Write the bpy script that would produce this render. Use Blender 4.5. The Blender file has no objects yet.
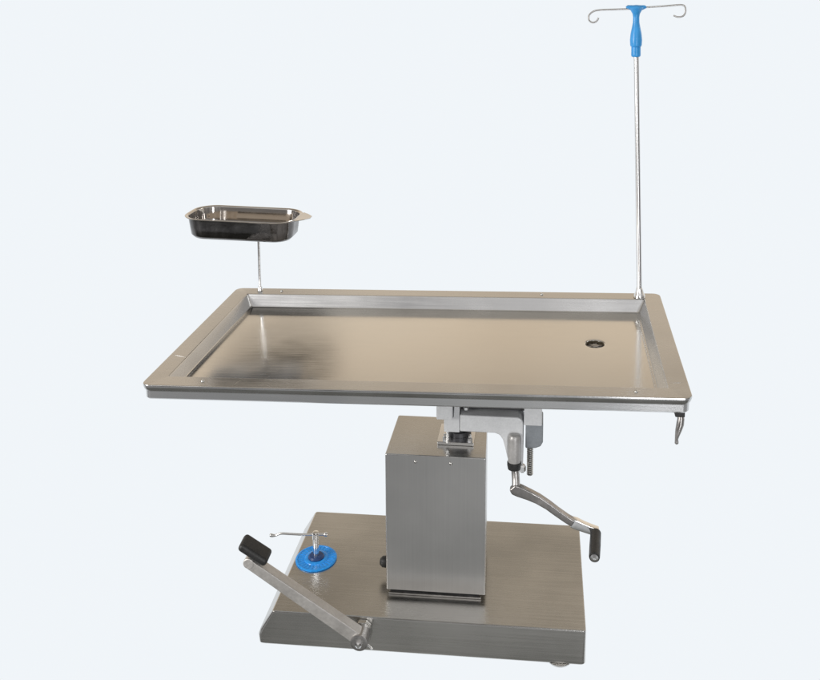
import bpy, bmesh, math, random
from mathutils import Vector, Matrix
random.seed(4)
S = bpy.context.scene
COL = S.collection

# ---------------------------------------------------------------- camera
yaw, pitch, roll = 0.0856693, 0.1324610, 0.0032374
f = Vector((-math.sin(yaw)*math.cos(pitch), math.cos(yaw)*math.cos(pitch), -math.sin(pitch)))
r = Vector((math.cos(yaw), math.sin(yaw), 0)); u = r.cross(f)
cr, sr = math.cos(roll), math.sin(roll)
r, u = cr*r+sr*u, -sr*r+cr*u
cd = bpy.data.cameras.new('camera'); cam = bpy.data.objects.new('camera', cd); COL.objects.link(cam)
M3 = Matrix((r, u, -f)).transposed().to_4x4(); M3.translation = Vector((0.29899, -1.90316, 1.69799))
cam.matrix_world = M3
cd.sensor_width = 36; cd.sensor_fit = 'HORIZONTAL'; cd.lens = 872.584/820*36
cd.shift_x = (410-468.586)/820; cd.shift_y = -(340-109.575)/820
cd.clip_start = .05; cd.clip_end = 200
S.camera = cam

# ---------------------------------------------------------------- world: pale sweep low in front, room light all round
def N(nt, typ, **kw):
    n = nt.nodes.new(typ)
    for k, v in kw.items(): setattr(n, k, v)
    return n
W = bpy.data.worlds.new('World'); S.world = W; W.use_nodes = True
nt = W.node_tree; nt.nodes.clear(); L = nt.links.new
out = N(nt, 'ShaderNodeOutputWorld'); bg = N(nt, 'ShaderNodeBackground'); L(bg.outputs[0], out.inputs[0])
tc = N(nt, 'ShaderNodeTexCoord'); sp = N(nt, 'ShaderNodeSeparateXYZ'); L(tc.outputs['Generated'], sp.inputs[0])
def ramp(nt, stops, src, lo=-1, hi=1):
    m = N(nt, 'ShaderNodeMapRange'); m.inputs[1].default_value = lo; m.inputs[2].default_value = hi; nt.links.new(src, m.inputs[0])
    c = N(nt, 'ShaderNodeValToRGB'); nt.links.new(m.outputs[0], c.inputs[0]); e = c.color_ramp.elements
    while len(e) > 1: e.remove(e[-1])
    for i, (p, col) in enumerate(stops):
        q = (p-lo)/(hi-lo)
        el = e[0] if i == 0 else e.new(q)
        el.position = q; el.color = (*col, 1)
    return c.outputs[0]
PALE = (.875, .913, .947)
front = ramp(nt, [(-1, PALE), (.012, PALE), (.10, (.74, .64, .52)), (.22, (1.0, .85, .67)), (.42, (.92, .765, .59)),
                  (.50, (.43, .37, .295)), (.64, (.37, .32, .255)), (.8, (.5, .44, .36)), (1, (.6, .56, .5))], sp.outputs[2])
back = ramp(nt, [(-1, (.16, .155, .14)), (-.70, (.12, .119, .108)), (-.60, (.19, .19, .178)), (-.52, (.40, .41, .415)), (-.42, (.48, .485, .495)),
                 (-.33, (.22, .21, .21)), (-.2, (.055, .048, .048)), (0, (.12, .11, .10)), (.2, (.4, .38, .36)), (.5, (.75, .74, .74)), (1, (.6, .56, .5))], sp.outputs[2])
mk = N(nt, 'ShaderNodeMapRange', interpolation_type='SMOOTHSTEP'); mk.inputs[1].default_value = -.12; mk.inputs[2].default_value = .12; L(sp.outputs[1], mk.inputs[0])
# uneven brightness of the room behind the photographer
nz = N(nt, 'ShaderNodeTexNoise'); nz.inputs['Scale'].default_value = 4.2; nz.inputs['Detail'].default_value = 3; L(tc.outputs['Generated'], nz.inputs['Vector'])
nr = N(nt, 'ShaderNodeMapRange'); nr.inputs[1].default_value = .3; nr.inputs[2].default_value = .7; nr.inputs[3].default_value = .5; nr.inputs[4].default_value = 1.55; L(nz.outputs[0], nr.inputs[0])
bm_ = N(nt, 'ShaderNodeMix', data_type='RGBA', blend_type='MULTIPLY'); bm_.inputs[0].default_value = 1
L(back, bm_.inputs[6]); L(nr.outputs[0], bm_.inputs[7])
mx = N(nt, 'ShaderNodeMix', data_type='RGBA'); L(mk.outputs[0], mx.inputs[0]); L(bm_.outputs[2], mx.inputs[6])
# the far wall of the room is uneven above the pale sweep
nz2 = N(nt, 'ShaderNodeTexNoise'); nz2.inputs['Scale'].default_value = 2.6; nz2.inputs['Detail'].default_value = 2; L(tc.outputs['Generated'], nz2.inputs['Vector'])
wall = ramp(nt, [(.32, (.74, .72, .69)), (.5, (.98, .98, .98)), (.68, (1.0, 1.06, 1.14))], nz2.outputs[0], 0, 1)
up = N(nt, 'ShaderNodeMapRange'); up.inputs[1].default_value = .02; up.inputs[2].default_value = .14; L(sp.outputs[2], up.inputs[0])
fm = N(nt, 'ShaderNodeMix', data_type='RGBA', blend_type='MULTIPLY'); L(up.outputs[0], fm.inputs[0]); L(front, fm.inputs[6]); L(wall, fm.inputs[7])
ds = N(nt, 'ShaderNodeVectorMath', operation='SUBTRACT'); ds.inputs[1].default_value = (-.297, .86, .420); L(tc.outputs['Generated'], ds.inputs[0])  # dark spot added to the room light, mirrored as a blob in the pan
sc = N(nt, 'ShaderNodeVectorMath', operation='MULTIPLY'); sc.inputs[1].default_value = (1/.058, 0, 1/.033); L(ds.outputs[0], sc.inputs[0])
ln = N(nt, 'ShaderNodeVectorMath', operation='LENGTH'); L(sc.outputs[0], ln.inputs[0])
dm = N(nt, 'ShaderNodeMapRange', interpolation_type='SMOOTHSTEP'); dm.inputs[1].default_value = .7; dm.inputs[2].default_value = 1.3; dm.inputs[3].default_value = .04; dm.inputs[4].default_value = 1; L(ln.outputs['Value'], dm.inputs[0])
dk = N(nt, 'ShaderNodeMix', data_type='RGBA', blend_type='MULTIPLY'); dk.inputs[0].default_value = 1; L(fm.outputs[2], dk.inputs[6]); L(dm.outputs[0], dk.inputs[7])
L(dk.outputs[2], mx.inputs[7])
L(mx.outputs[2], bg.inputs[0]); bg.inputs[1].default_value = 1.0

def area(name, loc, target, size, power, col):
    d = bpy.data.lights.new(name, 'AREA'); d.shape = 'RECTANGLE'; d.size, d.size_y = size; d.energy = power; d.color = col
    o = bpy.data.objects.new(name, d); COL.objects.link(o); o.location = loc
    o.rotation_euler = (Vector(target)-Vector(loc)).to_track_quat('-Z', 'Y').to_euler(); return o
area('key_light', (-2.9, -1.9, 1.6), (0, .3, .6), (1.4, 1.6), 95, (1, .985, .96))  # unseen lamp added to brighten the castings and pedal front
area('strip_light', (1.0, -2.3, .9), (.5, .6, 1.0), (.35, 2.2), 26, (.97, .98, 1))  # unseen tall strip added for the bright line down the pole
area('rim_light', (2.6, 1.6, 2.6), (.3, .4, .8), (.5, 1.4), 12, (.95, .98, 1))

S.view_settings.view_transform = 'Standard'; S.view_settings.look = 'None'
S.view_settings.exposure = 0; S.view_settings.gamma = 1
S.render.engine = 'CYCLES'

# ---------------------------------------------------------------- materials
def mat(name, col, metal=0, rough=.4, var=0, brush=None, bump=0, bscale=1, rvar=.0, coat=0, blotch=0):
    m = bpy.data.materials.new(name); m.use_nodes = True; nt = m.node_tree; b = nt.nodes['Principled BSDF']
    b.inputs['Base Color'].default_value = (*col, 1); b.inputs['Metallic'].default_value = metal; b.inputs['Roughness'].default_value = rough
    if coat: b.inputs['Coat Weight'].default_value = coat; b.inputs['Coat Roughness'].default_value = .1
    tc = N(nt, 'ShaderNodeTexCoord'); mp = N(nt, 'ShaderNodeMapping'); mp.inputs['Scale'].default_value = brush or (60, 60, 60)
    nt.links.new(tc.outputs['Object'], mp.inputs[0])
    n1 = N(nt, 'ShaderNodeTexNoise'); n1.inputs['Scale'].default_value = 1; n1.inputs['Detail'].default_value = 4; nt.links.new(mp.outputs[0], n1.inputs['Vector'])
    n2 = N(nt, 'ShaderNodeTexNoise'); n2.inputs['Scale'].default_value = 5*bscale; n2.inputs['Detail'].default_value = 5; nt.links.new(tc.outputs['Object'], n2.inputs['Vector'])
    if rvar:
        a = N(nt, 'ShaderNodeMath', operation='ADD'); nt.links.new(n1.outputs[0], a.inputs[0]); nt.links.new(n2.outputs[0], a.inputs[1])
        q = N(nt, 'ShaderNodeMapRange'); q.inputs[1].default_value = .7; q.inputs[2].default_value = 1.3; q.inputs[3].default_value = max(.02, rough-rvar); q.inputs[4].default_value = rough+rvar
        nt.links.new(a.outputs[0], q.inputs[0]); nt.links.new(q.outputs[0], b.inputs['Roughness'])
    if var:
        q = N(nt, 'ShaderNodeMapRange'); q.inputs[1].default_value = .3; q.inputs[2].default_value = .7; q.inputs[3].default_value = 1-var; q.inputs[4].default_value = 1+var
        nt.links.new(n1.outputs[0], q.inputs[0])
        q2 = N(nt, 'ShaderNodeMapRange'); q2.inputs[1].default_value = .3; q2.inputs[2].default_value = .7; q2.inputs[3].default_value = 1-blotch; q2.inputs[4].default_value = 1+blotch
        nt.links.new(n2.outputs[0], q2.inputs[0])
        k = N(nt, 'ShaderNodeMath', operation='MULTIPLY'); nt.links.new(q.outputs[0], k.inputs[0]); nt.links.new(q2.outputs[0], k.inputs[1])
        x = N(nt, 'ShaderNodeMix', data_type='RGBA', blend_type='MULTIPLY'); x.inputs[0].default_value = 1
        x.inputs[6].default_value = (*col, 1); nt.links.new(k.outputs[0], x.inputs[7]); nt.links.new(x.outputs[2], b.inputs['Base Color'])
    if bump:
        u = N(nt, 'ShaderNodeBump'); u.inputs['Strength'].default_value = bump; u.inputs['Distance'].default_value = .002
        nt.links.new(n1.outputs[0], u.inputs['Height']); nt.links.new(u.outputs[0], b.inputs['Normal'])
    return m
pan_steel = mat('pan_steel', (.66, .65, .63), 1, .15, .02, (2.5, 420, 420), .008, .9, .05, blotch=.045)
rim_steel = mat('rim_steel', (.60, .60, .60), 1, .25, .03, (3, 300, 300), .007, 1.2, .06, blotch=.08)
side_steel = mat('side_steel', (.565, .56, .55), 1, .33, .03, (260, 260, 2), .006, 1, .03, blotch=.08)
base_steel = mat('base_steel', (.56, .55, .53), 1, .27, .03, (4, 280, 280), .012, .55, .06, blotch=.16)
satin = mat('satin_steel', (.60, .58, .555), .7, .48, .06, (120, 120, 120), .12, 3, .05, blotch=.1)
arm_steel = mat('worn_steel', (.36, .345, .335), .9, .33, .1, (60, 60, 60), .02, 3, .08, blotch=.25)
polished = mat('polished_steel', (.50, .48, .465), 1, .09, .02, (20, 20, 20), 0, 2, .03, blotch=.04)
shell_m = mat('dark_reflection_steel', (.135, .128, .125), 1, .11, .08, (38, 18, 38), .35, 4, .05, blotch=.35)  # mirrored dark room put into the base colour of the tray's outside
pole_steel = mat('pole_steel', (.70, .695, .69), 1, .3)
chrome = mat('chrome', (.78, .78, .78), 1, .17)
dull_steel = mat('dull_steel', (.42, .41, .40), 1, .36, .08, (90, 90, 90), .1, 3, .08, blotch=.1)
cast = mat('painted_casting', (.66, .67, .68), .15, .42, .05, (220, 220, 220), .18, 4, .06, blotch=.06)
cast_mid = mat('socket_casting', (.42, .41, .40), .3, .38, .06, (160, 160, 160), .15, 4, .06, blotch=.12)
cast_dark = mat('grey_casting', (.25, .27, .29), .2, .42, .06, (160, 160, 160), .15, 4, .06, blotch=.06)
dark_steel = mat('dark_steel', (.09, .09, .095), .7, .45, .1, (40, 40, 40), .05, 3, .08)
rubber = mat('black_rubber', (.018, .018, .018), 0, .5, .2, (200, 200, 200), .25, 5, .1)
blue = mat('blue_plastic', (.045, .33, .74), 0, .32, .05, (60, 60, 60), .03, 6, .06, blotch=.06)
blue_disc = mat('blue_cover', (.02, .31, .84), 0, .25, .12, (120, 120, 120), .2, 16, .1, blotch=.12)
blue_dark = mat('blue_hub', (.008, .045, .16), 0, .35)
screw_m = mat('screw_steel', (.55, .54, .52), 1, .2, rvar=.05)
hole_m = mat('drain_dark', (.07, .055, .035), .6, .45)

# ---------------------------------------------------------------- geometry helpers
def obj(name, bm, m, parent=None, sharp=35, bevel=0, seg=2):
    bmesh.ops.recalc_face_normals(bm, faces=bm.faces[:])
    if bevel:
        es = [e for e in bm.edges if len(e.link_faces) == 2 and e.calc_face_angle(0) > .5]
        bmesh.ops.bevel(bm, geom=es, offset=bevel, segments=seg, affect='EDGES', profile=.5, clamp_overlap=True)
    bmesh.ops.recalc_face_normals(bm, faces=bm.faces[:])
    me = bpy.data.meshes.new(name); bm.to_mesh(me); bm.free()
    me.materials.append(m)
    for p in me.polygons: p.use_smooth = True
    me.set_sharp_from_angle(angle=math.radians(sharp))
    o = bpy.data.objects.new(name, me); COL.objects.link(o)
    wn = o.modifiers.new('weighted_normal', 'WEIGHTED_NORMAL'); wn.keep_sharp = True; wn.weight = 90
    # origin at the middle of the mesh
    c = sum((v.co for v in me.vertices), Vector())/len(me.vertices)
    me.transform(Matrix.Translation(-c)); o.matrix_world = Matrix.Translation(c)
    if parent: put(o, parent)
    return o
def topmat(o, m):
    o.data.materials.append(m)
    for p in o.data.polygons:
        if p.normal.z > .9: p.material_index = 1
def wloc(o):
    l = o.location.copy()
    while o.parent: o = o.parent; l += o.location
    return l
def put(o, parent):
    c = o.location.copy(); o.parent = parent; o.location = c-wloc(parent)
def thing(name, loc, label, cat):
    o = bpy.data.objects.new(name, None); COL.objects.link(o); o.location = loc; o.empty_display_size = .1
    o['label'] = label; o['category'] = cat; return o
def box(bm, x0, x1, y0, y1, z0, z1, T=None):
    vs = [Vector((x, y, z)) for z in (z0, z1) for x, y in ((x0, y0), (x1, y0), (x1, y1), (x0, y1))]
    if T: vs = [T(v) for v in vs]
    v = [bm.verts.new(a) for a in vs]
    for q in ((3, 2, 1, 0), (4, 5, 6, 7), (0, 1, 5, 4), (1, 2, 6, 5), (2, 3, 7, 6), (3, 0, 4, 7)): bm.faces.new([v[i] for i in q])
def bx(*a, T=None):
    bm = bmesh.new(); box(bm, *a, T=T); return bm
def prism(pts, y0, y1):        # outline in x,z pushed along y
    bm = bmesh.new(); a = [bm.verts.new((x, y0, z)) for x, z in pts]; b = [bm.verts.new((x, y1, z)) for x, z in pts]
    n = len(pts); bm.faces.new(a); bm.faces.new(b[::-1])
    for i in range(n): bm.faces.new((a[i], b[i], b[(i+1) % n], a[(i+1) % n]))
    return bm
def frame(d):
    d = d.normalized(); s = Vector((0, 0, 1)) if abs(d.z) < .9 else Vector((0, 1, 0)); x = d.cross(s).normalized(); return x, x.cross(d).normalized()
def sweep(pts, rad, n=16, bm=None, sec=None):
    """tube through pts; rad a number or list; sec gives section half sizes (w,h) for a flat bar"""
    bm = bm or bmesh.new(); pts = [Vector(p) for p in pts]; rings = []
    if not isinstance(rad, (list, tuple)): rad = [rad]*len(pts)
    x = None
    for i, p in enumerate(pts):
        d = (pts[min(i+1, len(pts)-1)]-pts[max(i-1, 0)]).normalized()
        if x is None: x, y = frame(d)
        else: x = (x-d*x.dot(d)).normalized(); y = x.cross(d)
        rings.append([bm.verts.new(p+rad[i]*(math.cos(2*math.pi*k/n)*x+math.sin(2*math.pi*k/n)*y)) for k in range(n)])
    for a, b in zip(rings, rings[1:]):
        for k in range(n): bm.faces.new((a[k], a[(k+1) % n], b[(k+1) % n], b[k]))
    bm.faces.new(rings[0][::-1]); bm.faces.new(rings[-1]); return bm
def lathe(prof, c, ax=(0, 0, 1), n=40, bm=None):   # prof: (radius, along)
    bm = bm or bmesh.new(); ax = Vector(ax).normalized(); x, y = frame(ax); c = Vector(c); rings = []
    for q, t in prof:
        rings.append([bm.verts.new(c+ax*t+max(q, 1e-5)*(math.cos(2*math.pi*k/n)*x+math.sin(2*math.pi*k/n)*y)) for k in range(n)])
    for a, b in zip(rings, rings[1:]):
        for k in range(n): bm.faces.new((a[k], a[(k+1) % n], b[(k+1) % n], b[k]))
    bm.faces.new(rings[0][::-1]); bm.faces.new(rings[-1]); return bm
def rrect(x0, x1, y0, y1, rad, n=6):
    o = []
    for cx, cy, a0 in ((x1-rad, y1-rad, 0), (x0+rad, y1-rad, 90), (x0+rad, y0+rad, 180), (x1-rad, y0+rad, 270)):
        for k in range(n+1):
            a = math.radians(a0+90*k/n); o.append((cx+rad*math.cos(a), cy+rad*math.sin(a)))
    return o
def loft(rings, T=None, cap0=True, cap1=True):
    bm = bmesh.new(); R = []
    for pts, z in rings:
        R.append([bm.verts.new((T(Vector((x, y, z))) if T else Vector((x, y, z)))) for x, y in pts])
    n = len(R[0])
    for a, b in zip(R, R[1:]):
        for k in range(n): bm.faces.new((a[k], a[(k+1) % n], b[(k+1) % n], b[k]))
    if cap0: bm.faces.new(R[0][::-1])
    if cap1: bm.faces.new(R[-1])
    return bm
def smooth_path(pts, k=8):
    pts = [Vector(p) for p in pts]; P = [2*pts[0]-pts[1]]+pts+[2*pts[-1]-pts[-2]]; o = []
    for i in range(1, len(P)-2):
        for j in range(k):
            t = j/k; a, b, c, d = P[i-1:i+3]
            o.append(.5*((2*b)+(-a+c)*t+(2*a-5*b+4*c-d)*t*t+(-a+3*b-3*c+d)*t**3))
    return o+[pts[-1]]
def screw(c, ax, rad, parent, name='screw'):
    bm = lathe([(rad, 0), (rad, rad*.25), (rad*.8, rad*.55), (rad*.45, rad*.68), (rad*.4, rad*.45), (0, rad*.42)], c, ax, 20)
    return obj(name, bm, screw_m, parent, 50)

# ---------------------------------------------------------------- the table
table = thing('operating_table', (0.03, .33, 0), 'stainless steel veterinary operating table with basin top, square column, heavy base and foot pedal', 'operating table')

D = .6517; TZ = .78906; TI = .02384; TY = -.01209; TD = .02556
def top(v):
    c, s = math.cos(TY), math.sin(TY); x, y, z = v; yy = y-D/2
    return Vector((c*x-s*yy, s*x+c*yy+D/2, TZ+z+math.sin(TI)*x+math.sin(TD)*yy))
def ring(i, rad, x0=-.65, x1=.65, y0=0, y1=D): return rrect(x0+i, x1-i, y0+i, y1-i, rad)
th = .0395
rings = [(ring(.030, .006), -th+.001), (ring(.016, .010), -th), (ring(.009, .014), -th+.0006), (ring(.0062, .016), -th+.004), (ring(.0056, .017), -.019), (ring(.0052, .018), -.0165),
         (ring(.0022, .020), -.0135), (ring(.0002, .021), -.0065), (ring(0, .021), -.0022), (ring(.0007, .020), -.0007), (ring(.0022, .019), 0),
         (ring(.0475, .004), -.0004), (ring(.0495, .004), -.0011), (ring(.051, .005), -.0030), (ring(.0645, .008), -.0295), (ring(.0665, .009), -.0322), (ring(.070, .011), -.0334), (ring(.074, .013), -.0334)]
# flat pan closing on the round drain opening
dx_, dy_ = .447, .362
def shrink(pts, k): return [(dx_+(x-dx_)*k, dy_+(y-dy_)*k) for x, y in pts]
def circ(pts, q):
    n = len(pts); return [(dx_+q*math.cos(2*math.pi*k/n), dy_+q*math.sin(2*math.pi*k/n)) for k in range(n)]
def pan_top(v):            # the pan itself falls a little towards the back wall
    if abs(v[0]) < .602 and .048 < v[1] < D-.048 and v[2] < -.006:
        k = min(1, (-.006-v[2])/.022); v = Vector((v[0], v[1], v[2]-k*.006*(v[1]-D/2)))
    return top(v)
inner = ring(.074, .013)
rings += [(circ(inner, .055), -.0334), (circ(inner, .0290), -.0334), (circ(inner, .0272), -.0337), (circ(inner, .0254), -.0350), (circ(inner, .0249), -.038)]
tabletop = obj('tabletop', loft(rings, pan_top, cap0=False, cap1=False), pan_steel, table, 28)
tabletop.data.materials.append(rim_steel)
for p_ in tabletop.data.polygons:
    c_ = tabletop.matrix_world @ p_.center
    if not (-.57 < c_.x < .57 and .08 < c_.y < D-.08): p_.material_index = 1
tabletop['label'] = 'shallow rectangular stainless steel basin top with folded rim'
# underside skin of the basin, so the top has thickness
ur = [(ring(.030, .006), -th+.001), (ring(.030, .006), -.030), (ring(.056, .008), -.036), (ring(.08, .012), -.0385)]
for k, z in ((.5, -.041), (.1, -.043)): ur.append((shrink(ring(.08, .012), k), z))
obj('underside_panel', loft(ur, pan_top, cap0=False), side_steel, tabletop, 28)
# round drain with a cross shaped strainer
cdn = Vector((dx_, dy_, -.0372))
def disc_T(prof, c, T, n=36):
    bm = bmesh.new(); R = []
    for q, t in prof: R.append([bm.verts.new(T(Vector((c.x+q*math.cos(2*math.pi*k/n), c.y+q*math.sin(2*math.pi*k/n), c.z+t)))) for k in range(n)])
    for a, b in zip(R, R[1:]):
        for k in range(n): bm.faces.new((a[k], a[(k+1) % n], b[(k+1) % n], b[k]))
    bm.faces.new(R[-1]); return bm
cdn = Vector((dx_, dy_, -.0342))
cdn = Vector((dx_, dy_, -.0350))
drain = obj('drain', disc_T([(.0253, -.0015), (.0242, -.0012), (.0230, -.0018), (.0228, -.004), (.0224, -.014), (.001, -.016)], cdn, pan_top), hole_m, tabletop, 40)
bm = disc_T([(.010, -.0100), (.0095, -.0035), (.007, -.0022), (.001, -.0018)], cdn, pan_top, 20)
for k in range(3):
    a = math.pi*k/3+.3; ca, sa = math.cos(a), math.sin(a)
    box(bm, -.0222, .0222, -.0017, .0017, -.0075-.0003*k, -.0046-.0003*k, T=lambda v: pan_top(Vector((cdn.x+ca*v.x-sa*v.y, cdn.y+sa*v.x+ca*v.y, cdn.z+v.z))))
obj('strainer', bm, arm_steel, drain, 40)
for x, y in ((-.505, .028), (.545-.02, .028), (-.50, D-.022), (.3, D-.022)):
    screw(top(Vector((x, y, 0))), (0, 0, 1), .0048, tabletop)
# ground weld seams at the corners of the rim
def seam(a, b, w=.0018):
    a, b = Vector(a), Vector(b); d = (b-a).normalized(); s = Vector((-d.y, d.x, 0))*w
    return sweep([top(a), top((a+b)/2+Vector((0, 0, .0003))), top(b)], [w*.4, w, w*.4], 8)
for a, b in (((-.649, .17, -.0006), (-.602, .155, -.0006)), ((-.425, .003, -.0006), (-.412, .044, -.0008)), ((.602, .075, -.0008), (.649, .078, -.0008))):
    obj('weld_seam', seam(a, b, .0009), dull_steel, tabletop)

# undercarriage below the basin
fr = obj('support_frame', bx(-.05, .31, .18, .50, .690, .728), dark_steel, table, bevel=.004)
for x0, x1, y0, y1 in ((-.02, .02, .12, .55), (.24, .28, .12, .55)):
    obj('cross_rail', bx(x0, x1, y0, y1, .7285, .742), dark_steel, fr, bevel=.002)
mech = obj('tilt_mechanism', bx(.085, .275, .285, .41, .602, .6895), dark_steel, table, bevel=.004)
mech['label'] = 'grey cast tilting gearbox under the tabletop'
arm_pts = [(.093, .5525), (.093, .5985), (.245, .5985), (.255, .594), (.2605, .583), (.2605, .468), (.246, .462), (.228, .466), (.219, .485), (.213, .512), (.2065, .535), (.198, .5475), (.186, .5525)]
obj('cast_arm', prism(arm_pts, .255, .325), cast, mech, bevel=.004, seg=3)
obj('clamp_block', bx(.032, .0745, .245, .33, .588, .690), cast, mech, bevel=.003)
obj('clamp_block', bx(.262, .3085, .243, .33, .5835, .690), cast, mech, bevel=.003)
obj('bracket', prism([(.050, .546), (.050, .5875), (.0755, .5875), (.0805, .688), (.0915, .688), (.0915, .546)], .262, .33), cast, mech, bevel=.002)
obj('side_housing', prism([(.266, .583), (.312, .583), (.312, .532), (.306, .520), (.292, .5145), (.266, .513)], .256, .33), cast_dark, mech, bevel=.004, seg=3)
sk = obj('crank_socket', lathe([(.013, 0), (.0165, .003), (.0170, .05), (.0172, .066), (.015, .075), (.010, .079)], (.2375, .246, .478), (0, .05, 1), 32), cast_mid, mech, 40)
obj('socket_ring', lathe([(.012, -.014), (.0165, -.012), (.0185, -.002), (.0185, .006), (.0165, .008)], (.2375, .246, .474), (0, .05, 1), 32), rubber, sk, 40)
# threaded rod
pr = []
z = 0
while z < .092:
    pr += [(.0048, z), (.0048, z+.0016), (.0084, z+.0026), (.0084, z+.0044), (.0048, z+.0054)]; z += .0057
obj('threaded_rod', lathe(pr, (.2785, .268, .433), (0, 0, 1), 20), screw_m, mech, 20)
obj('lock_nut', lathe([(.007, 0), (.0095, .003), (.0095, .016), (.007, .02)], (.2585, .262, .445), (0, 0, 1), 6), chrome, mech, 20)
obj('bolt', lathe([(.0065, 0), (.0075, .002), (.0075, .009), (.004, .011)], (.108, .275, .604), (0, 0, 1), 6), chrome, mech, 20)
for (x, y) in ((.062, .292), (.115, .30)):
    pass

# crank
crank = obj('crank_handle', sweep(smooth_path([(.2395, .245, .476), (.2405, .242, .458), (.2425, .236, .44), (.2435, .228, .424)], 5), .0105, 14), dull_steel, table, 40)
crank['label'] = 'bent steel crank with black grip'
cl = [(.2335, .424, .010), (.2400, .4175, .0145), (.2514, .4135, .0150), (.2645, .4085, .0140), (.2775, .4035, .0130), (.301, .393, .0118), (.3273, .377, .0104), (.3509, .3595, .0100), (.3772, .3415, .0098), (.3960, .3310, .0102)]
def flatbar(pts, y0, y1, bev=.0015):       # (x, z, half height) centre line
    P = [Vector((x, 0, z)) for x, z, h in pts]; up, dn = [], []
    for i, (x, z, h) in enumerate(pts):
        d = (P[min(i+1, len(P)-1)]-P[max(i-1, 0)]).normalized(); n = Vector((-d.z, 0, d.x))
        up.append((x+n.x*h, z+n.z*h)); dn.append((x-n.x*h, z-n.z*h))
    n = len(pts); bm = bmesh.new()
    R = [[bm.verts.new((up[i][0], y0, up[i][1])), bm.verts.new((up[i][0], y1, up[i][1])), bm.verts.new((dn[i][0], y1, dn[i][1])), bm.verts.new((dn[i][0], y0, dn[i][1]))] for i in range(n)]
    for a, b in zip(R, R[1:]):
        for k in range(4): bm.faces.new((a[k], a[(k+1) % 4], b[(k+1) % 4], b[k]))
    bm.faces.new(R[0][::-1]); bm.faces.new(R[-1]); return bm
obj('crank_arm', flatbar(cl, .216, .236), arm_steel, crank, 30, bevel=.004, seg=3)
obj('crank_end_plate', flatbar([(.3885, .3335, .0115), (.400, .3295, .0130), (.418, .3225, .0115), (.440, .315, .0105), (.459, .310, .0095)], .216, .236), chrome, crank, 30, bevel=.003)
g = obj('crank_grip', lathe([(.0115, 0), (.0138, .003), (.0142, .05), (.0138, .099), (.0130, .103)], (.4515, .2155, .3135), (-.09, -1, .0), 28), rubber, crank, 40)
obj('grip_end_cap', lathe([(.0100, 0), (.0100, .0025), (.0050, .0032), (.0045, .0022), (0, .002)], (.4515-.0092, .2155-.1028, .3135), (-.09, -1, 0), 24), chrome, g, 40)

# ---------------------------------------------------------------- column
x0, x1, y0, y1, zq = -.101, .1652, .221, .4357, .4993
column = obj('column', loft([(rrect(x0+.004, x1-.004, y0+.004, y1-.004, .003), .1135), (rrect(x0, x1, y0, y1, .004), .1135), (rrect(x0, x1, y0, y1, .004), zq-.003), (rrect(x0+.001, x1-.001, y0+.001, y1-.001, .004), zq-.001), (rrect(x0+.003, x1-.003, y0+.003, y1-.003, .004), zq)], lambda v: Vector((v.x-(.010*(v.y-y0)/(y1-y0) if v.x > 0 else 0), v.y, v.z))), side_steel, table, 30)
topmat(column, base_steel)
column['label'] = 'square brushed steel lifting column cover'
obj('column_foot', bx(x0+.008, x1-.018, y0+.016, y1-.01, .0965, .1133), dark_steel, column, bevel=.001)  # shade of the slot put into the foot's dark colour
obj('foot_angle', bx(x0+.006, x1-.012, y0+.004, y0+.0125, .0965, .1015), dull_steel, column, bevel=.001)
for x in (-.02, .073): screw(Vector((x, y0-.0002, zq-.018)), (0, -1, 0), .0042, column)
mp_ = obj('mounting_plate', bx(.030, .128, .279, .38, .4995, .5085), chrome, table, bevel=.0015)
obj('lift_piston', lathe([(.034, 0), (.034, .012), (.026, .014), (.026, .042), (.032, .043), (.032, .0935)], (.083, .335, .509), (0, 0, 1), 40), dark_steel, mp_, 40)
for x in (.051, .116):
    obj('bolt', lathe([(.0075, 0), (.0075, .008), (.0045, .009), (.0045, .016), (.002, .017)], (x, .292, .5085), (0, 0, 1), 6), chrome, mp_, 20)
obj('guide_rod', sweep([(.0585, .277, .509), (.0585, .277, .548)], .0045, 12), chrome, mp_)
kn = obj('side_knob', lathe([(.004, 0), (.004, .006), (.0125, .008), (.0155, .014), (.0145, .024), (.008, .031), (.002, .032)], (x0, .30, .137), (-1, 0, 0), 24), rubber, column, 40)

# ---------------------------------------------------------------- base
X0, X1, Y0, Y1, ZB = -.428, .4278, .1336, .5792, .0959
bring = []
for z, l, i, q in ((.0, .008, .002, .018), (.003, .002, 0, .018), (.024, 0, 0, .018), (.040, .006, 0, .016), (ZB-.004, .038, 0, .012), (ZB-.0012, .0405, .001, .011), (ZB, .0435, .004, .010)):
    bring.append((rrect(X0+l, X1-i, Y0+i, Y1-i, q*.6), z))
base = obj('base', loft(bring), base_steel, table, 28)
base['label'] = 'heavy low stainless steel base box with sloping left end'
for x, y in ((.362, .163), (-.28, .34), (.352, .52), (-.28, .50)):
    obj('levelling_foot', lathe([(.024, -.0095), (.032, -.0085), (.035, -.005), (.037, -.0005)], (x, y, 0), (0, 0, 1), 32), screw_m, base, 40)

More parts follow.
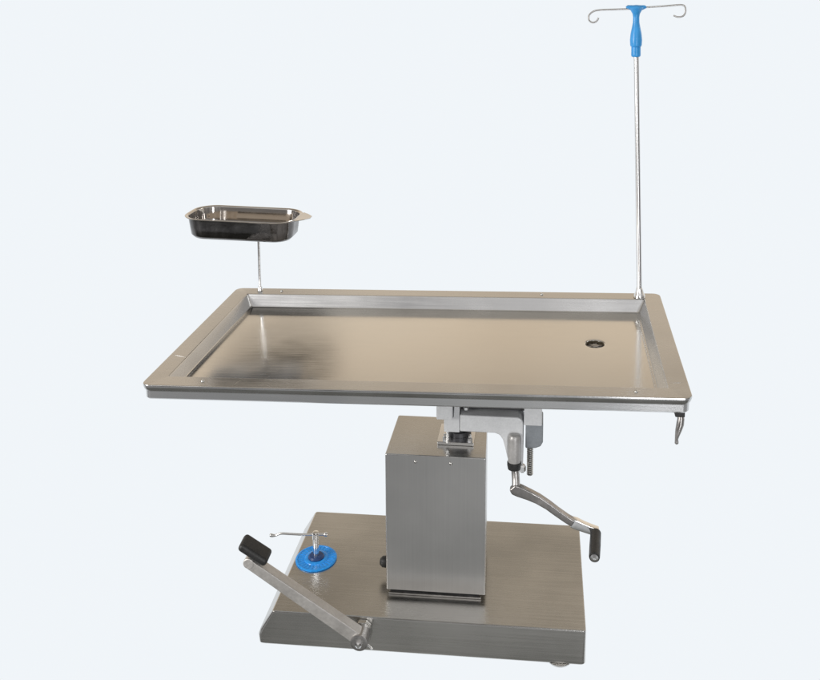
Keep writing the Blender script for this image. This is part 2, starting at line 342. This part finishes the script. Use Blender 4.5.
# release valve with blue cover plate
cv = Vector((-.327, .352, ZB))
valve = obj('release_valve', lathe([(.0085, .001), (.0085, .062), (.0098, .063), (.0098, .078), (.0085, .082), (.003, .083)], cv, (0, 0, 1), 24), chrome, table, 40)
bm = lathe([(.058, .0005), (.0585, .003), (.056, .0048), (.0525, .0046), (.0515, .0034), (.034, .0034), (.033, .0050), (.029, .0062), (.024, .0068), (.022, .0055)], cv, (0, 0, 1), 56)
for k in range(28):        # moulded spokes round the cover
    a = 2*math.pi*k/28; ca, sa = math.cos(a), math.sin(a)
    box(bm, .0335, .0518, -.0009, .0009, .0030, .0041, T=lambda v: Vector((cv.x+ca*v.x-sa*v.y, cv.y+sa*v.x+ca*v.y, cv.z+v.z)))
cvp = obj('cover_plate', bm, blue_disc, valve, 40)
obj('cover_hub', lathe([(.0225, .0045), (.0225, .0085), (.019, .0125), (.010, .0135)], cv, (0, 0, 1), 36), blue_dark, valve, 40)
hy = cv.y
hb = sweep(smooth_path([(-.300, hy, .1725), (-.327, hy, .171), (-.36, hy, .1685), (-.40, hy, .168), (-.428, hy, .1675), (-.442, hy, .162), (-.452, hy, .160), (-.462, hy, .1615)], 5),
           [.0032]*26+[.0034, .0036, .004, .0042, .0045, .0047, .005, .005, .0045, .002], 12)
obj('valve_handle', hb, chrome, valve, 50)
obj('handle_knob', lathe([(.002, 0), (.0052, .002), (.0062, .006), (.0045, .011), (.001, .012)], (-.304, hy, .1725), (1, 0, .05), 20), chrome, valve, 50)

# foot pedal
def beam(P0, P1, w, h, off=(0, 0, 0), t0=0, t1=1, w1=None, h1=None):
    P0, P1 = Vector(P0), Vector(P1); d = (P1-P0); Ln = d.length; d.normalize(); s = Vector((0, 1, 0)); s = (s-d*s.dot(d)).normalized(); n = s.cross(d); n = n if n.z > 0 else -n
    bm = bmesh.new(); R = []
    for t, ww, hh in ((t0, w, h), (t1, w1 or w, h1 or h)):
        c = P0+d*Ln*t+s*off[1]+n*off[2]
        R.append([bm.verts.new(c+s*a*ww/2+n*b*hh/2) for a, b in ((-1, -1), (1, -1), (1, 1), (-1, 1))])
    for k in range(4): bm.faces.new((R[0][k], R[0][(k+1) % 4], R[1][(k+1) % 4], R[1][k]))
    bm.faces.new(R[0][::-1]); bm.faces.new(R[1]); return bm
P0, P1 = Vector((-.146, .100, .066)), Vector((-.420, .067, .284))
pedal = obj('foot_pedal', beam(P0, P1, .029, .034, w1=.029, h1=.026), satin, table, 30, bevel=.003)
pedal['label'] = 'steel pump pedal lever with black rubber tread'
obj('pedal_tread', beam((-.372, .074, .286), (-.440, .072, .331), .052, .021), rubber, pedal, 30, bevel=.009, seg=4)
obj('pedal_end_tube', lathe([(.004, 0), (.0120, 0), (.0135, .0015), (.0135, .0275), (.0120, .029), (.004, .029)], P1+Vector((.002, -.0147, -.001)), (0, 1, 0), 28), satin, pedal, 40)
pv = obj('pedal_pivot', lathe([(.016, .0), (.022, .002), (.022, .040), (.018, .042)], (-.146, .078, .064), (0, 1, 0), 32), dull_steel, pedal, 40)
obj('pivot_lug', prism([(-.168, .044), (-.168, .078), (-.156, .090), (-.136, .090), (-.124, .078), (-.124, .044), (-.136, .034), (-.156, .034)], .1175, .1330), base_steel, pedal, bevel=.002)
obj('pivot_bolt', lathe([(.009, 0), (.009, .006), (.005, .009)], (-.146, .078, .064), (0, -1, 0), 6), chrome, pedal, 20)
obj('split_pin', sweep([(-.130, .090, .056), (-.119, .086, .052), (-.113, .082, .048)], .0022, 8), chrome, pedal)

# clamp lever under the right end of the tabletop
ct = top(Vector((.625, .03, -.037)))
clm = obj('clamp_lever', sweep([ct+Vector(q) for q in ((.002, 0, -.016), (.003, -.002, -.026), (.0015, -.004, -.038), (-.002, -.006, -.052), (-.005, -.007, -.066), (-.006, -.007, -.074), (-.0055, -.007, -.079), (-.0055, -.007, -.083), (-.0055, -.007, -.086))],
                           [.0065, .0082, .0088, .0074, .0050, .0038, .0044, .0046, .002], 18), arm_steel, table, 50)
obj('clamp_block', bx(ct.x-.011, ct.x+.011, ct.y-.009, ct.y+.013, ct.z-.020, ct.z+.006), rubber, clm, bevel=.002)

# ---------------------------------------------------------------- instrument tray on its rod
tp = top(Vector((-.569, D-.022, 0)))
tray = thing('instrument_tray', (tp.x, tp.y, tp.z), 'polished steel instrument tray held on a thin rod above the back left table corner', 'tray')
TC = Vector((-.594, .60, 1.034))
def tt(v): return Vector((TC.x+v.x, TC.y+v.y, TC.z+v.z-.022*v.x))
def tr(i, z, rad, ex=0): return (rrect(-.1645+i-ex, .1645-i+ex, -.085+i, .085-i, rad, 10), z)
tb = loft([tr(-.0055, -.0006, .066), tr(-.0062, .0008, .067), tr(-.005, .0018, .066), tr(.002, .001, .060), tr(.005, -.002, .058), tr(.008, -.030, .055), tr(.012, -.052, .05), tr(.020, -.060, .044), tr(.05, -.0615, .02),
           ], tt, cap0=False)
outer = loft([tr(-.0055, -.0006, .066), tr(.0008, -.0012, .061), tr(.0035, -.005, .0585), tr(.0065, -.030, .0565), tr(.010, -.0535, .0525), tr(.018, -.0625, .0455), tr(.05, -.0640, .02)], tt, cap0=False)
bowl = obj('tray_bowl', tb, polished, tray, 50)
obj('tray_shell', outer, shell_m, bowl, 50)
# pouring lip
for sx in (1, -1):
    pts = [(.168*sx, -.052), (.186*sx, -.036), (.2045*sx, -.012), (.2045*sx, .012), (.186*sx, .036), (.168*sx, .052)]
    bm = bmesh.new(); a = [bm.verts.new(tt(Vector((x, y, .0012+abs(x)*0)))) for x, y in pts]; b = [bm.verts.new(tt(Vector((x, y, -.0006)))) for x, y in pts]
    bm.faces.new(a); bm.faces.new(b[::-1])
    for i in range(6): bm.faces.new((a[i], b[i], b[(i+1) % 6], a[(i+1) % 6]))
    if sx == 1: obj('tray_lip', bm, polished, bowl, 40)
    else: bm.free()
obj('support_rod', sweep([tp+Vector((0, 0, .001)), tp+Vector((0, 0, .012)), tp+Vector((0, 0, .016)), (tp.x, tp.y, TC.z-.0645)], [.0085, .0065, .0042, .0042], 14), chrome, tray, 40)
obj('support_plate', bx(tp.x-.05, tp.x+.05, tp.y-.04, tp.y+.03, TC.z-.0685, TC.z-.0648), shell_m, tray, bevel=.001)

# ---------------------------------------------------------------- drip pole
pb = top(Vector((.5875, .6174, 0)))
pole = thing('drip_pole', (pb.x, pb.y, pb.z), 'slim steel drip pole with blue T head and two wire hooks at back right', 'drip stand')
pt = Vector((.5605, .61, 1.520))
obj('pole_tube', sweep([pb+Vector((0, 0, .001)), pt+Vector((0, 0, .03))], .0074, 24), pole_steel, pole)
obj('pole_socket', lathe([(.017, .0005), (.0175, .006), (.0135, .012), (.0105, .024), (.0078, .03)], pb, (pt-pb), 28), chrome, pole, 40)
head = obj('pole_head', lathe([(.010, 0), (.0128, .002), (.0135, .006), (.0132, .028), (.0125, .0285), (.0148, .0295), (.0165, .034), (.0172, .048), (.0155, .066), (.0118, .084), (.0092, .098), (.0088, .112), (.0105, .122), (.016, .132), (.022, .138), (.0205, .142), (.010, .146), (.002, .147)],
                              pt, (-.02, 0, 1), 36), blue, pole, 50)
hx, hz = .5575, 1.6585
bar = obj('pole_cross_head', loft([(rrect(hx-.018, hx+.018, .603, .617, .006), hz-.006), (rrect(hx-.0285, hx+.0285, .599, .621, .010), hz-.0005), (rrect(hx-.029, hx+.029, .599, .621, .010), hz+.004), (rrect(hx-.024, hx+.024, .602, .618, .007), hz+.0075)]), blue, pole, 50)
def hook(pts): return obj('wire_hook', sweep(smooth_path(pts, 6), .0024, 10), dull_steel, pole, 60)
y = .61
hook([(.545, y, 1.6555), (.50, y, 1.654), (.456, y, 1.652), (.437, y, 1.6475), (.4255, y, 1.636), (.4265, y, 1.623), (.4365, y, 1.6165), (.4475, y, 1.6205), (.453, y, 1.630)])
hook([(.57, y, 1.6595), (.62, y, 1.6625), (.668, y, 1.6668), (.684, y, 1.6672), (.692, y, 1.6640), (.6945, y, 1.655), (.6935, y, 1.643), (.687, y, 1.6355), (.674, y, 1.6335), (.662, y, 1.6375)])
